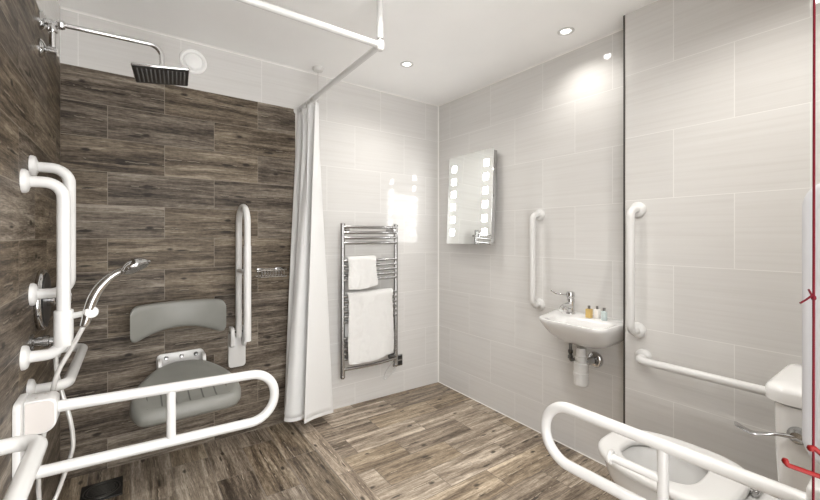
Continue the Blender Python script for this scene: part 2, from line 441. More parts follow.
b = MB(); b.tube(fillet([(XL + .045, 1.790, .876), (XL + .064, 1.790, .876), (XL + .064, 1.790, .848)], .012), .0095, 14)
b.lathe((XL + .064, 1.790, .867), (0, 0, -1), [(0, 0), (.0125, 0), (.0125, .021), (0, .021)], 16); b.build('elbow', M['chrome'], t)

# ------------------------------------------------------------------ overhead shower
YS = 1.945
t = thing('overhead_shower', 'chrome overhead rain shower on a long arm in the top left corner', 'shower', (XL, YS, 2.03))
for z in (2.028, 1.925):
    b = MB(); b.lathe((XL, YS, z), (1, 0, 0), [(0, 0), (.033, 0), (.033, .006), (.026, .013), (.014, .018), (0, .018)], 28); b.build('wall_flange', M['chrome'], t)
b = MB(); b.tube(fillet([(XL + .008, YS, 2.028), (.112, YS, 2.040), (.116, YS, 1.950)], .05), .0098, 16); b.build('arm', M['chrome'], t)
b = MB(); b.tube([(XL + .010, YS, 2.028), (XL + .056, YS, 2.029)], .0115, 16); b.lathe((XL + .052, YS, 2.029), (1, 0, 0), [(0, 0), (.017, 0), (.019, .004), (.019, .012), (.015, .020), (0, .020)], 8); b.build('arm_nut', M['chrome'], t)
b = MB(); b.tube(fillet([(XL + .008, YS, 1.925), (XL + .036, YS, 1.925), (XL + .036, YS, 2.028)], .006, 4), .0095, 14)
b.lathe((XL + .036, YS, 1.995), (0, 0, 1), [(0, 0), (.015, 0), (.016, .004), (.016, .016), (.012, .022), (0, .022)], 12)
b.lathe((XL + .036, YS, 1.925), (1, 0, 0), [(0, -.012), (.014, -.012), (.014, .012), (0, .012)], 16)
b.build('feed_pipe', M['chrome'], t)
Rh = Matrix.Rotation(math.radians(-6.5), 3, 'Y') @ Matrix.Rotation(math.radians(-5), 3, 'Z')
hc = Vector((.114, YS, 1.920))
b = MB(); b.lathe((.116, YS, 1.961), (0, 0, -1), [(0, 0), (.014, 0), (.017, .012), (.017, .022), (.014, .034), (0, .034)], 20); b.build('ball_joint', M['chrome'], t)
b = MB(); b.box(hc - Vector((.100, .100, .0065)), hc + Vector((.100, .100, .0065)), .004, 2, Rh); hd = b.build('shower_head', M['chrome'], t)
pc = hc + Rh @ Vector((0, 0, -.0075))
b = MB(); b.box(pc - Vector((.097, .097, .002)), pc + Vector((.097, .097, .002)), .001, 1, Rh); fp = b.build('nozzle_plate', M['black'], hd)
for k in range(12):
    b = MB(); q = pc + Rh @ Vector((-.0825 + .015 * k, 0, -.0028)); b.box(q - Vector((.0028, .080, .0012)), q + Vector((.0028, .080, .0012)), .0008, 1, Rh)
    b.build('nozzle_strip', M['strip'], hd)

# ------------------------------------------------------------------ extractor vent
t = thing('extractor_vent', 'round white extractor vent high on the pale back wall', 'vent', (.296, YB, 2.221))
b = MB(); b.lathe((.296, YB, 2.221), (0, -1, 0), [(.03, 0), (.068, 0), (.070, .004), (.066, .016), (.058, .020), (.050, .016), (.046, .006), (.03, .004)], 48); b.build('vent_ring', M['vent_white'], t)
b = MB(); b.lathe((.296, YB - .006, 2.221), (0, -1, 0), [(0, 0), (.040, 0), (.043, .004), (.043, .014), (.036, .018), (0, .020)], 48); b.build('vent_disc', M['vent_white'], t)

# ------------------------------------------------------------------ curtain rail
XC, YC, ZC, RR = .904, 1.463, 2.083, .0140
t = thing('curtain_rail', 'white L-shaped shower curtain rail hung below the ceiling', 'curtain rail', (XC, YC, CE))
b = MB(); b.tube([(XC, YC - .004, ZC), (XC, YB - .002, ZC - .022)], RR, 18); b.build('rail_tube', M['white'], t)
b = MB(); b.tube([(XC + .004, YC, ZC), (XL + .002, YC, ZC)], RR, 18); b.build('rail_tube', M['white'], t)
b = MB(); b.lathe((XC, YC, ZC - .024), (0, 0, 1), [(0, 0), (.012, 0), (.018, .006), (.019, .015), (.019, .034), (.0175, .042), (0, .042)], 24); b.build('corner_joint', M['white_plastic'], t)
b = MB(); b.tube([(XC, YC, ZC + .030), (XC, YC, CE)], .0150, 18); b.lathe((XC, YC, CE), (0, 0, -1), [(0, 0), (.032, 0), (.032, .006), (.02, .012), (0, .012)], 24); b.build('ceiling_support', M['white'], t)
b = MB(); b.lathe((XC, YC, ZC + .016), (0, 0, 1), [(0, 0), (.011, 0), (.011, .018), (0, .018)], 16); b.build('support_pin', M['chrome_soft'], t)
for p, n in (((XC, YB, ZC - .022), (0, -1, 0)), ((XL, YC, ZC), (1, 0, 0))):
    b = MB(); b.lathe(p, n, [(0, 0), (.030, 0), (.030, .006), (.019, .012), (.019, .02), (0, .02)], 24); b.build('wall_flange', M['white_plastic'], t)

# ------------------------------------------------------------------ shower curtain
def catmull(P, u):
    n = len(P) - 1; x = min(u * n, n - 1e-6); i = int(x); f = x - i
    p0, p1, p2, p3 = (Vector(P[max(i - 1, 0)]), Vector(P[i]), Vector(P[i + 1]), Vector(P[min(i + 2, n)]))
    return 0.5 * ((2 * p1) + (p2 - p0) * f + (2 * p0 - 5 * p1 + 4 * p2 - p3) * f * f + (3 * p1 - p0 - 3 * p2 + p3) * f ** 3)
topP = [(.900, 2.190), (.930, 2.205), (.925, 2.232), (.890, 2.240), (.880, 2.265), (.915, 2.285), (.918, 2.315), (.888, 2.33), (.880, 2.36), (.912, 2.38), (.914, 2.41), (.890, 2.42), (.886, 2.445), (.905, 2.455)]
botP = [(.852, 2.235), (.94, 2.275), (1.092, 2.350), (1.045, 2.375), (.90, 2.310), (.800, 2.300), (.765, 2.335), (.80, 2.365), (.93, 2.375), (1.0, 2.405), (.93, 2.425), (.83, 2.405), (.79, 2.43), (.86, 2.455)]
NU, NV = 130, 40
b = MB(); rings = []
ZT = 2.036
for j in range(NV + 1):
    v = j / NV; k = 0.12 * v ** 0.6 + 0.88 * v
    row = []
    for i in range(NU + 1):
        u = i / NU
        a, c = catmull(topP, u), catmull(botP, u); q = a.lerp(c, k)
        z = ZT + (0.112 - 0.042 * math.exp(-((u - .17) / .07) ** 2) - ZT) * v
        wob = 0.004 * math.sin(u * 37 + v * 5) * v
        row.append((q.x + wob, q.y + wob * .5, z))
    rings.append(row)
b.loft(rings, False)
cur = b.build('shower_curtain', M['curtain'], angle=180)
so = cur.modifiers.new('s', 'SOLIDIFY'); so.thickness = 0.0012; so.offset = 0
tag(cur, 'white fabric shower curtain gathered at the end of its rail by the towel radiator', 'shower curtain')
# hem band and edge tape: a doubled, slightly thicker strip along the free edge and the foot
b = MB(); rr_ = []
for j in range(NV + 1):
    v = j / NV; p = Vector(rings[j][0]); q = Vector(rings[j][2]); d = (q - p).normalized(); nrm = Vector((d.y, -d.x, 0)).normalized()
    rr_.append([p + nrm * .003 - d * .001, p + d * .014 + nrm * .003, p + d * .014 + nrm * .0008, p - d * .001 - nrm * .0008])
b.loft(rr_, True, True, True); b.build('edge_hem', M['curtain'], cur, angle=30)
b = MB()
h0 = [Vector(p) for p in rings[NV]]; h1 = [Vector(p).lerp(Vector(q), 0.35) for p, q in zip(rings[NV], rings[NV - 1])]
off = []
for i in range(NU + 1):
    d = (h0[min(i + 1, NU)] - h0[max(i - 1, 0)]).normalized(); off.append(Vector((d.y, -d.x, 0)).normalized() * .0016)
b.loft([[p + o - Vector((0, 0, .002)) for p, o in zip(h0, off)], [p + o for p, o in zip(h1, off)], [p - o for p, o in zip(h1, off)], [p - o - Vector((0, 0, .002)) for p, o in zip(h0, off)], [p + o - Vector((0, 0, .002)) for p, o in zip(h0, off)]], False)
b.build('foot_hem', M['curtain'], cur, angle=30)
for y in (2.205, 2.255, 2.30, 2.345, 2.395, 2.44):
    b = MB(); zc = ZC - .022 * (y - YC) / (YB - YC)
    pts = [(XC + .0185 * math.sin(a), y, zc + .0185 * math.cos(a)) for a in (math.radians(-170 + 340 * k / 18) for k in range(19))]
    pts.append((XC + .002, y, ZT - .012)); b.tube(pts, .0022, 8); b.build('curtain_hook', M['white_plastic'], cur)

# ------------------------------------------------------------------ ceiling pull switch
t = thing('pull_switch', 'white ceiling pull switch whose cord hangs behind the shower curtain', 'pull switch', (1.003, 2.395, CE))
b = MB(); b.lathe((1.003, 2.395, CE), (0, 0, -1), [(0, 0), (.036, 0), (.036, .008), (.030, .022), (.018, .026), (0, .026)], 28); b.build('switch_body', M['white_plastic'], t)
b = MB(); b.tube([(1.003, 2.395, CE - .025), (1.003, 2.395, 1.05)], .0016, 8); b.lathe((1.003, 2.395, 1.06), (0, 0, -1), [(0, 0), (.006, .004), (.009, .03), (.007, .04), (0, .042)], 14); b.build('cord', simple('grey cord', (.45, .42, .40), .6), t)

# ------------------------------------------------------------------ fold-down support rails
def up_tube(b, P, rad): b.tube(fillet(P, rad, 14), TR, 20)
# left: lowered, standing out from the brown wall
t = thing('fold_down_rail', 'white fold-down support rail lowered across the shower from the brown left wall', 'support rail', (XL, 1.60, .63))
b = MB(); b.prism(rrect(1.530, 1.650, .430, .757, .022), 'X', XL + .0005, XL + .018, .003, 2); b.build('wall_plate', M['white'], t)
b = MB(); b.prism(rrect(XL + .018, -.174, .648, .750, (.004, .034, .022, .004), 8), 'Y', 1.562, 1.638, .004, 2); hs = b.build('hinge_housing', M['white'], t)
b = MB(); b.prism(rrect(XL + .022, -.179, .653, .745, (.004, .030, .018, .004), 8), 'Y', 1.5612, 1.5585, .001, 1); b.build('cover_panel', M['warm_plastic'], hs)
for (x, y) in ((-.222, 1.585), (-.205, 1.615)):
    b = MB(); b.lathe((x, y, .750), (0, 0, 1), [(0, 0), (.004, 0), (.004, .0012), (0, .0012)], 12); b.build('screw', M['warm_plastic'], hs)
b = MB(); up_tube(b, [(-.195, 1.60, .7095), (.482, 1.60, .681), (.482, 1.60, .493), (-.238, 1.60, .521)], .092); b.build('rail_frame', M['white'], t)
b = MB(); b.tube([(.122, 1.60, .694), (.122, 1.60, .507)], .0145, 16); b.build('strut', M['white'], t)
# right: lowered beside the toilet
t = thing('fold_down_rail', 'white fold-down support rail lowered beside the toilet', 'support rail', (1.20, YR, .56))
b = MB(); b.prism(rrect(1.145, 1.255, .370, .757, .022), 'Y', YR + .0005, YR + .026, .003, 2); b.build('wall_plate', M['white'], t)
b = MB(); b.box((1.162, YR + .026, .605), (1.238, YR + .115, .705), .012, 3); b.build('hinge_housing', M['white'], t)
b = MB(); up_tube(b, [(1.20, YR + .08, .652), (1.20, .822, .652), (1.20, .822, .458), (1.20, YR + .027, .458)], .094); b.build('rail_frame', M['white'], t)
b = MB(); b.tube([(1.20, .449, .654), (1.20, .449, .460)], .0145, 16); b.build('strut', M['white'], t)
b = MB(); b.tube([(1.20, .452, .556), (1.196, .590, .556)], .0125, 16); b.lathe((1.196, .588, .556), (-.03, 1, 0), [(0, -.003), (.019, -.003), (.021, 0), (.021, .005), (.019, .008), (0, .008)], 24)
b.build('roll_holder', M['white_plastic'], t)
# back: folded up against the brown wall
FX = .524
t = thing('fold_down_rail', 'white fold-down support rail folded upright against the brown back wall', 'support rail', (FX, YB, .60))
b = MB(); b.prism(rrect(FX - .048, FX + .048, .452, .668, .020), 'Y', YB - .0005, YB - .024, .003, 2); b.build('wall_plate', M['white'], t)
b = MB(); b.prism(rrect(YB - .090, YB - .024, .585, .700, (.02, .004, .004, .024), 6), 'X', FX - .047, FX - .026, .003, 2); b.prism(rrect(YB - .090, YB - .024, .585, .700, (.02, .004, .004, .024), 6), 'X', FX + .022, FX + .038, .003, 2)
b.build('hinge_bracket', M['white'], t)
b = MB(); up_tube(b, [(FX, 2.425, .640), (FX, 2.425, 1.398), (FX, 2.222, 1.398), (FX, 2.222, .664)], .1005); b.tube([(FX, 2.222, .660), (FX, 2.222, 1.18)], .0195, 20); b.build('rail_frame', M['white'], t)
b = MB(); b.tube([(FX - .05, 2.425, .672), (FX + .045, 2.425, .672)], .0075, 12); b.build('hinge_pin', M['black'], t)
b = MB(); b.tube([(FX, 2.425, 1.030), (FX, 2.222, 1.030)], .0140, 14); b.build('strut', M['white'], t)

# ------------------------------------------------------------------ shower seat + backrest
SX = .232
def seat_outline(x0, x1, yb, yf, n=11):
    # flat front edge with round corners, widest a third of the way back, big arc at the back
    cx, hw, out = (x0 + x1) / 2, (x1 - x0) / 2, []
    hl = [(-.70, 0), (-.86, .03), (-.965, .13), (-1.0, .27), (-.97, .42), (-.84, .64), (-.58, .86), (-.30, .97)]
    ctrl = hl + [(0, 1.0)] + [(-a, b) for a, b in reversed(hl)]
    for k in range(n * 6):
        q = catmull(ctrl, k / (n * 6 - 1)); out.append((cx + hw * q.x, yf + (yb - yf) * q.y))
    return out
t = thing('shower_seat', 'grey moulded folding shower seat lowered from the brown back wall', 'bench', (SX, YB, .44))
def seat_ring(inset, z, tilt=0.0):
    return [(x, y, z + .205 * (y - 2.02)) for x, y in seat_outline(SX - .228 + inset, SX + .232 - inset, 2.452 - inset, 2.002 + inset)]
b = MB(); b.loft([seat_ring(.026, .404), seat_ring(.008, .410), seat_ring(0, .424), seat_ring(0, .444), seat_ring(.005, .458), seat_ring(.016, .467), seat_ring(.032, .470), seat_ring(.050, .4655), seat_ring(.075, .463), seat_ring(.14, .463)], True, True, True)
st = b.build('seat_pad', M['seat_grey'], t, angle=60)
for k in range(7):  # dark strips on top of the pad stand in for shaded grooves
    x = SX - .165 + .055 * k; b = MB()
    b.loft([[(x - .003, y, z), (x + .003, y, z), (x + .003, y, z + .0012), (x - .003, y, z + .0012)] for y, z in ((2.040, .4690 + .205 * .020), (2.052, .4656 + .205 * .032), (2.078, .4632 + .205 * .058), (2.165, .4632 + .205 * .145))], True, True, True); b.build('groove_shade', M['groove'], st)
b = MB(); b.prism(rrect(SX - .112, SX + .118, .500, .592, (.02, .02, .026, .026)), 'Y', YB - .0005, YB - .012, .003, 2)
for x in (SX - .108, SX + .100):
    b.prism(rrect(2.400, YB - .010, .470, .575, (.012, .004, .004, .03)), 'X', x, x + .018, .003, 2)
br = b.build('hinge_bracket', M['white'], t)
for k, x in enumerate((SX - .066, SX + .006, SX + .076)):
    b = MB(); b.lathe((x, YB - .0115, .568), (0, -1, 0), [(0, 0), (.011, 0), (.011, .003), (.008, .005), (0, .004)], 20); b.build('screw', M['chrome_soft'] if k < 2 else M['chrome_dark'], br)

t = thing('shower_backrest', 'curved grey backrest on the brown wall above the shower seat', 'cushion', (SX, YB, .76))
b = MB(); rings = []
NB = 60
for i in range(NB + 1):
    q = i / NB * 2 - 1                      # -1 .. 1 along the width
    x = SX - .012 + .214 * q
    endk = math.sqrt(max(0.02, 1.0 - max(0, (abs(q) - .84) / .16) ** 2))
    yf = 2.366 - .060 * q * q               # ends curve forward
    th = .064 * (0.35 + .65 * endk)
    zt = .888 - .004 * q * q - (1 - endk) * .035
    zb = .750 - .058 * abs(q) ** 2.0 + (1 - endk) * .045
    zm, hz = (zt + zb) / 2, (zt - zb) / 2
    ring = []
    for k in range(24):
        a = 2 * PI * k / 24
        ca, sa = math.cos(a), math.sin(a)
        ring.append((x, yf + th * .5 + th * .5 * math.copysign(abs(ca) ** .6, ca), zm + hz * math.copysign(abs(sa) ** .45, sa)))
    rings.append(ring)
b.loft(rings, True, True, True); b.build('pad', M['seat_grey'], t, angle=60)
for x in (SX - .09, SX + .09):
    b = MB(); b.lathe((x, YB, .815), (0, -1, 0), [(0, 0), (.022, 0), (.022, .006), (.014, .008), (.014, .080), (0, .080)], 18); b.build('wall_stud', M['white_plastic'], t)

# ------------------------------------------------------------------ wire soap basket
t = thing('soap_basket', 'small chrome wire soap basket on the brown back wall beside the curtain', 'soap basket', (.735, YB, 1.0))
b = MB(); x0_, x1_, ya, yb_ = .630, .800, 2.392, YB - .004
lp = [(x0_, yb_, 1.026), (x0_, ya, 1.026), (x1_, ya, 1.026), (x1_, yb_, 1.026)]
b.tube(fillet(lp, .02), .0032, 8); b.tube([(x0_, yb_, 1.026), (x1_, yb_, 1.026)], .0032, 8); b.build('top_rim', M['chrome'], t)
b = MB(); lp = [(x, y, .985) for x, y, z in lp]; b.tube(fillet(lp, .02), .0028, 8); b.tube([(x0_, yb_, .985), (x1_, yb_, .985)], .0028, 8); b.build('bottom_rim', M['chrome'], t)
for k in range(8):
    x = x0_ + .02 + (x1_ - x0_ - .04) * k / 7; b = MB(); b.tube(fillet([(x, yb_, 1.024), (x, yb_, .985), (x, ya, .985), (x, ya, 1.024)], .006, 4), .0018, 8); b.build('wire', M['chrome'], t)
for x in (x0_ + .028, x1_ - .03):
    b = MB(); b.box((x - .018, YB - .014, 1.010), (x + .018, YB - .0005, 1.034), .003, 2); b.build('wall_fixing', M['chrome_soft'], t)

# ------------------------------------------------------------------ floor drain
DX0, DX1, DY0, DY1 = -.178, -.022, 2.215, 2.375
fz = floor_z(-.1, 2.29)
t = thing('floor_drain', 'square dark metal floor drain in the shower corner', 'drain', (-.10, 2.295, fz))
b = MB(); b.box((DX0, DY0, fz - .012), (DX1, DY1, fz + .0045), .002, 2); b.build('drain_plate', M['dark_metal'], t)
b = MB(); cx, cy = (DX0 + DX1) / 2, (DY0 + DY1) / 2
for r in (.068, .056): b.lathe((cx, cy, fz + .0040), (0, 0, 1), [(r - .003, 0), (r + .003, 0), (r + .002, .0035), (r - .002, .0035), (r - .003, 0)], 40)
b.build('drain_ring', M['drain_ring'], t)
for k in range(7):
    y = cy - .036 + .012 * k; hw = math.sqrt(.050 ** 2 - (y - cy) ** 2)
    b = MB(); b.box((cx - hw, y - .0028, fz + .004), (cx + hw, y + .0028, fz + .0072), .001, 1); b.build('grate_bar', M['drain_ring'], t)

# ------------------------------------------------------------------ towel radiator
PX0, PX1, PY = 1.190, 1.630, 2.412
t = thing('towel_radiator', 'chrome ladder towel radiator on the pale back wall right of the curtain', 'radiator', (1.41, YB, .28))
for x in (PX0, PX1):
    b = MB(); b.tube([(x, PY, .272), (x, PY, 1.312)], .0165, 20)
    b.lathe((x, PY, 1.312), (0, 0, 1), [(.0165, 0), (.0175, .002), (.0175, .008), (.012, .012), (0, .012)], 20); b.lathe((x, PY, .272), (0, 0, -1), [(.0165, 0), (.0175, .002), (.0175, .012), (.010, .022), (0, .022)], 20)
    b.build('post', M['chrome_soft'], t)
RZ = [1.296, 1.257, 1.220, 1.184, 1.062, 1.026, .992, .959, .926, .815, .780, .745, .710, .675, .640, .525, .490, .455, .420, .385, .315]
def rung_y(x): return PY - .006 - .022 * (1 - ((x - (PX0 + PX1) / 2) / ((PX1 - PX0) / 2)) ** 2)
for z in RZ:
    b = MB(); b.tube([(x, rung_y(x), z) for x in [PX0 + .004 + (PX1 - PX0 - .008) * k / 14 for k in range(15)]], .0105, 14); b.build('rung', M['chrome_soft'], t)
for x, z in ((PX0 + .030, 1.277), (PX1 - .030, 1.277), (PX0 + .030, .405), (PX1 - .030, .405)):
    b = MB(); b.tube([(x, YB - .0006, z), (x, PY + .004, z)], .0095, 14); b.lathe((x, PY - .002, z), (0, -1, 0), [(0, 0), (.017, 0), (.018, .006), (.015, .016), (0, .018)], 20); b.build('wall_bracket', M['chrome_soft'], t)
b = MB(); b.lathe((PX1 - .012, PY, .335), (-1, 0, 0), [(0, 0), (.018, 0), (.018, .045), (.012, .052), (0, .052)], 18); b.build('heater_cap', M['chrome_dark'], t)
b = MB(); b.tube(smooth_path([(PX1, PY + .006, .262), (PX1 + .004, PY + .03, .215), (PX1 - .03, 2.462, .165), (PX1 - .06, 2.475, .150), (PX1 - .04, 2.480, .20), (PX1 + .01, 2.480, .245), (PX1 + .045, 2.478, .262)], 8), .0045, 8); b.build('power_cable', M['white_plastic'], t)

def hang_towel(name, label, x0, x1, zr, zf, zb, skew, th, seed):
    """folded towel over the rung at height zr, front flap down to zf, rear flap to zb"""
    rnd = random.Random(seed); nx, rows = 26, []
    yc = PY - .022; R = .0170 + th
    path = []
    nf = 26
    for k in range(nf + 1): path.append(('f', zf + (zr - zf) * k / nf))
    for k in range(1, 8): path.append(('a', PI * k / 8))
    for k in range(9): path.append(('b', zr + (zb - zr) * k / 8))
    ph = [rnd.uniform(0, 6) for _ in range(6)]
    outer, inner = [], []
    for typ, q in path:
        ro, ri = [], []
        for i in range(nx + 1):
            u = i / nx; x = x0 + (x1 - x0) * u
            y0_ = rung_y(min(max(x, PX0), PX1))
            if typ == 'f':
                v = (zr - q) / (zr - zf)
                z = q + skew * (u - .5) * v + .006 * math.sin(u * 7 + ph[0]) * v
                w = (.004 * math.sin(u * 9 + ph[1]) + .003 * math.sin(u * 17 + v * 4 + ph[2])) * (0.3 + v)
                dx = .005 * math.sin(v * 5 + ph[3]) * (2 * u - 1)
                ro.append((x + dx, y0_ - R + w - .010 * v, z)); ri.append((x + dx, y0_ - R + th + w - .010 * v, z))
            elif typ == 'a':
                ro.append((x, y0_ - R * math.cos(q), zr + R * math.sin(q))); rr = R - th
                ri.append((x, y0_ - rr * math.cos(q), zr + rr * math.sin(q)))
            else:
                z = q; ro.append((x, y0_ + R, z)); ri.append((x, y0_ + R - th, z))
        outer.append(ro); inner.append(ri)
    b = MB()
    loops = []
    for ro, ri in zip(outer, inner): loops.append(ro + list(reversed(ri)))
    b.loft(loops, True, True, True)
    o = b.build(name, M['towel'], angle=70)
    sub = o.modifiers.new('s', 'SUBSURF'); sub.levels = 1; sub.render_levels = 1
    tex = bpy.data.textures.new('terry', 'CLOUDS'); tex.noise_scale = .035
    d = o.modifiers.new('d', 'DISPLACE'); d.texture = tex; d.strength = .007; d.mid_level = .5
    return tag(o, label, 'towel')
hang_towel('hand_towel', 'small white hand towel hung over the upper rungs of the towel radiator', 1.211, 1.428, 1.064, .868, .93, .018, .014, 3)
hang_towel('bath_towel', 'large white bath towel hung over the lower half of the towel radiator', 1.211, 1.580, .818, .352, .50, .022, .014, 8)

# ------------------------------------------------------------------ fused switch by the radiator
t = thing('wall_switch', 'satin metal fused wall switch low beside the towel radiator', 'switch', (1.700, YB, .262))
b = MB(); b.prism(rrect(1.655, 1.742, .219, .306, .006), 'Y', YB - .0005, YB - .009, .002, 2); b.build('face_plate', M['chrome_soft'], t)
b = MB(); b.box((1.690, YB - .013, .268), (1.735, YB - .0085, .298), .002, 2); b.build('fuse_carrier', M['black'], t)
b = MB(); b.box((1.690, YB - .013, .227), (1.735, YB - .0085, .257), .002, 2); b.build('rocker', M['black'], t)

# ------------------------------------------------------------------ illuminated mirror
MY0, MY1, MZ0, MZ1 = 1.823, 2.302, 1.172, 1.850
t = thing('lit_mirror', 'rectangular wall mirror with two columns of square lights on the pale right wall', 'mirror', (XR, 2.06, 1.51)); mir = t
b = MB(); b.box((XR - .044, MY0 + .012, MZ0 + .012), (XR - .0005, MY1 - .012, MZ1 - .012), .002, 1); b.build('backing_case', M['chrome_soft'], t)
b = MB(); b.box((XR - .050, MY0, MZ0), (XR - .0445, MY1, MZ1), .0012, 1); b.build('mirror_glass', M['mirror'], t)
for y in (2.235, 1.890):
    for k in range(6):
        z = 1.752 - .0985 * k; b = MB(); b.prism(rrect(y - .025, y + .025, z - .025, z + .025, .004), 'X', XR - .0512, XR - .0500); b.build('light_panel', M['led'], t)
b = MB(); b.lathe((XR - .022, MY0 + .0118, 1.515), (0, -1, 0), [(0, 0), (.008, 0), (.008, .006), (0, .007)], 16); b.build('side_button', M['chrome_soft'], t)

t.rotation_euler = (0, math.radians(2.6), math.radians(-2.2)); t.location.x -= .026; t.location.y -= .008          # the mirror hangs a little askew, near edge and foot off the wall

# ------------------------------------------------------------------ washbasin
BZ = .787
def basin_ring(y0, y1, xf, z, rf, xb=XR - .0005, rb=.012, n=9):
    # plan widens on the tap side towards the wall
    return [(x, y + (.26 * (x - 1.80) * max(0, (y - 1.02) / .27) if z > .64 else 0), z) for x, y in rrect(xf, xb, y0, y1, (rf, rb, rb, rf), n)]
t = thing('washbasin', 'small white ceramic wall-hung washbasin on the pale right wall', 'washbasin', (XR, 1.15, BZ))
b = MB(); by0, by1 = .932, 1.292
R_ = [basin_ring(1.09, 1.19, 2.020, .628, .045), basin_ring(1.045, 1.235, 1.975, .636, .07), basin_ring(.995, 1.250, 1.910, .662, .085),
      basin_ring(.958, 1.272, 1.852, .702, .085), basin_ring(.942, 1.284, 1.820, .738, .075), basin_ring(by0, by1, 1.802, .766, .062),
      basin_ring(by0 - .002, by1 + .002, 1.797, .780, .060), basin_ring(by0, by1, 1.799, BZ - .001, .060), basin_ring(by0 + .006, by1 - .006, 1.806, BZ, .058)]
xb2 = 1.995
R_ += [basin_ring(by0 + .020, by1 - .040, 1.820, BZ - .001, .050, xb2, .05), basin_ring(by0 + .030, by1 - .050, 1.830, BZ - .010, .048, xb2 - .008, .05),
       basin_ring(by0 + .050, by1 - .065, 1.850, .735, .045, xb2 - .02, .04), basin_ring(by0 + .085, by1 - .10, 1.885, .705, .04, xb2 - .035, .035), basin_ring(1.09, 1.16, 1.92, .698, .02, 1.952, .012)]
b.loft(R_, True, True, True); b.build('bowl', M['ceramic'], t, angle=60)
b = MB(); b.lathe((1.935, 1.125, .6985), (0, 0, 1), [(0, 0), (.018, 0), (.018, .004), (.012, .005), (0, .005)], 20); b.build('plug_ring', M['chrome'], t)

t = thing('basin_tap', 'chrome lever mixer tap on the washbasin', 'tap', (2.060, 1.247, BZ))
b = MB(); b.lathe((2.060, 1.247, BZ), (0, 0, 1), [(0, 0), (.026, 0), (.026, .006), (.021, .010), (.020, .060), (.022, .066), (.022, .082), (.018, .090), (0, .090)], 28); b.build('tap_body', M['chrome'], t)
b = MB(); b.tube(smooth_path([(2.056, 1.247, BZ + .038), (2.025, 1.247, BZ + .050), (1.985, 1.247, BZ + .046), (1.962, 1.247, BZ + .030)], 6), [.018, .0178, .0175, .017, .0165, .016, .0155, .015, .015, .015, .0148, .0146, .0144, .0142, .014, .0138, .0135, .013, .013], 18)
b.build('spout', M['chrome'], t)
b = MB(); b.lathe((2.060, 1.247, BZ + .092), (0, 0, 1), [(0, 0), (.020, 0), (.024, .006), (.024, .024), (.020, .034), (0, .038)], 28)
b.tube(smooth_path([(2.058, 1.255, BZ + .108), (2.045, 1.290, BZ + .106), (2.028, 1.322, BZ + .112), (2.018, 1.345, BZ + .128)], 6), [.0075] * 6 + [.006] * 7 + [.0052] * 6, 12); b.build('lever', M['chrome'], t)

# miniature bottles on the rear ledge
def bottle(label, body, x, y, hgt, r, sq):
    t = thing('toiletry_bottle', label, 'bottle', (x, y, BZ + .0003), 'miniature toiletries on the washbasin')
    b = MB()
    pr = [(0, 0), (r * .92, 0), (r, .002), (r, hgt * .62), (r * .9, hgt * .70), (r * .42, hgt * .76), (r * .42, hgt * .80), (0, hgt * .80)]
    if sq: b.box((x - r, y - r, BZ + .0003), (x + r, y + r, BZ + hgt * .74), r * .25, 2)
    else: b.lathe((x, y, BZ + .0003), (0, 0, 1), pr, 20)
    b.build('bottle_body', body, t)
    b = MB(); b.lathe((x, y, BZ + hgt * (.74 if sq else .79)), (0, 0, 1), [(0, 0), (r * .5, 0), (r * .5, hgt * .22), (r * .44, hgt * .25), (0, hgt * .25)], 16); b.build('cap', M['cap_dark'], t)
bottle('amber gel toiletry bottle on the washbasin, nearest the tap', M['amber'], 2.030, 1.120, .068, .0145, True)
bottle('white toiletry bottle in the middle of three on the washbasin', M['cream'], 2.062, 1.092, .066, .0130, True)
bottle('pale blue toiletry bottle on the washbasin, farthest from the tap', M['blue_gel'], 2.035, 1.040, .064, .0150, False)

t = thing('bottle_trap', 'white plastic bottle trap under the washbasin with a chrome wall flange', 'drain trap', (1.985, 1.135, .50))
b = MB(); b.lathe((1.985, 1.140, .6265), (0, 0, -1), [(0, 0), (.024, 0), (.024, .045), (.031, .047), (.031, .066), (.026, .068), (.026, .078), (.037, .082), (.037, .130), (.040, .132), (.040, .150), (.038, .152), (.037, .172), (.037, .196), (.030, .204), (0, .206)], 32); b.build('trap_body', M['white_plastic'], t)
b = MB(); b.tube([(1.99, 1.140, .541), (XR - .008, 1.130, .541)], .0195, 18); b.build('waste_pipe', M['chrome_soft'], t)
b = MB(); b.lathe((XR - .0005, 1.130, .541), (-1, 0, 0), [(0, 0), (.044, 0), (.044, .006), (.036, .016), (.026, .020), (0, .020)], 32); b.build('wall_flange', M['chrome'], t)
t = thing('isolating_valve', 'dark metal isolating valve on the supply pipe under the washbasin', 'valve', (2.035, 1.232, .55))
b = MB(); b.tube([(2.035, 1.232, .628), (2.035, 1.232, .540)], .0085, 12); b.lathe((2.035, 1.232, .585), (0, 0, -1), [(0, 0), (.014, 0), (.014, .016), (.0105, .018), (.0105, .03), (.014, .032), (.014, .048), (0, .048)], 8); b.build('supply_pipe', M['chrome_dark'], t)
b = MB(); b.tube(fillet([(2.035, 1.232, .548), (2.035, 1.232, .525), (XR - .001, 1.232, .525)], .012, 6), .0085, 12); b.build('elbow', M['chrome_dark'], t)
b = MB(); b.tube([(2.035, 1.232, .562), (2.000, 1.205, .556)], .006, 10); b.build('valve_handle', M['black'], t)

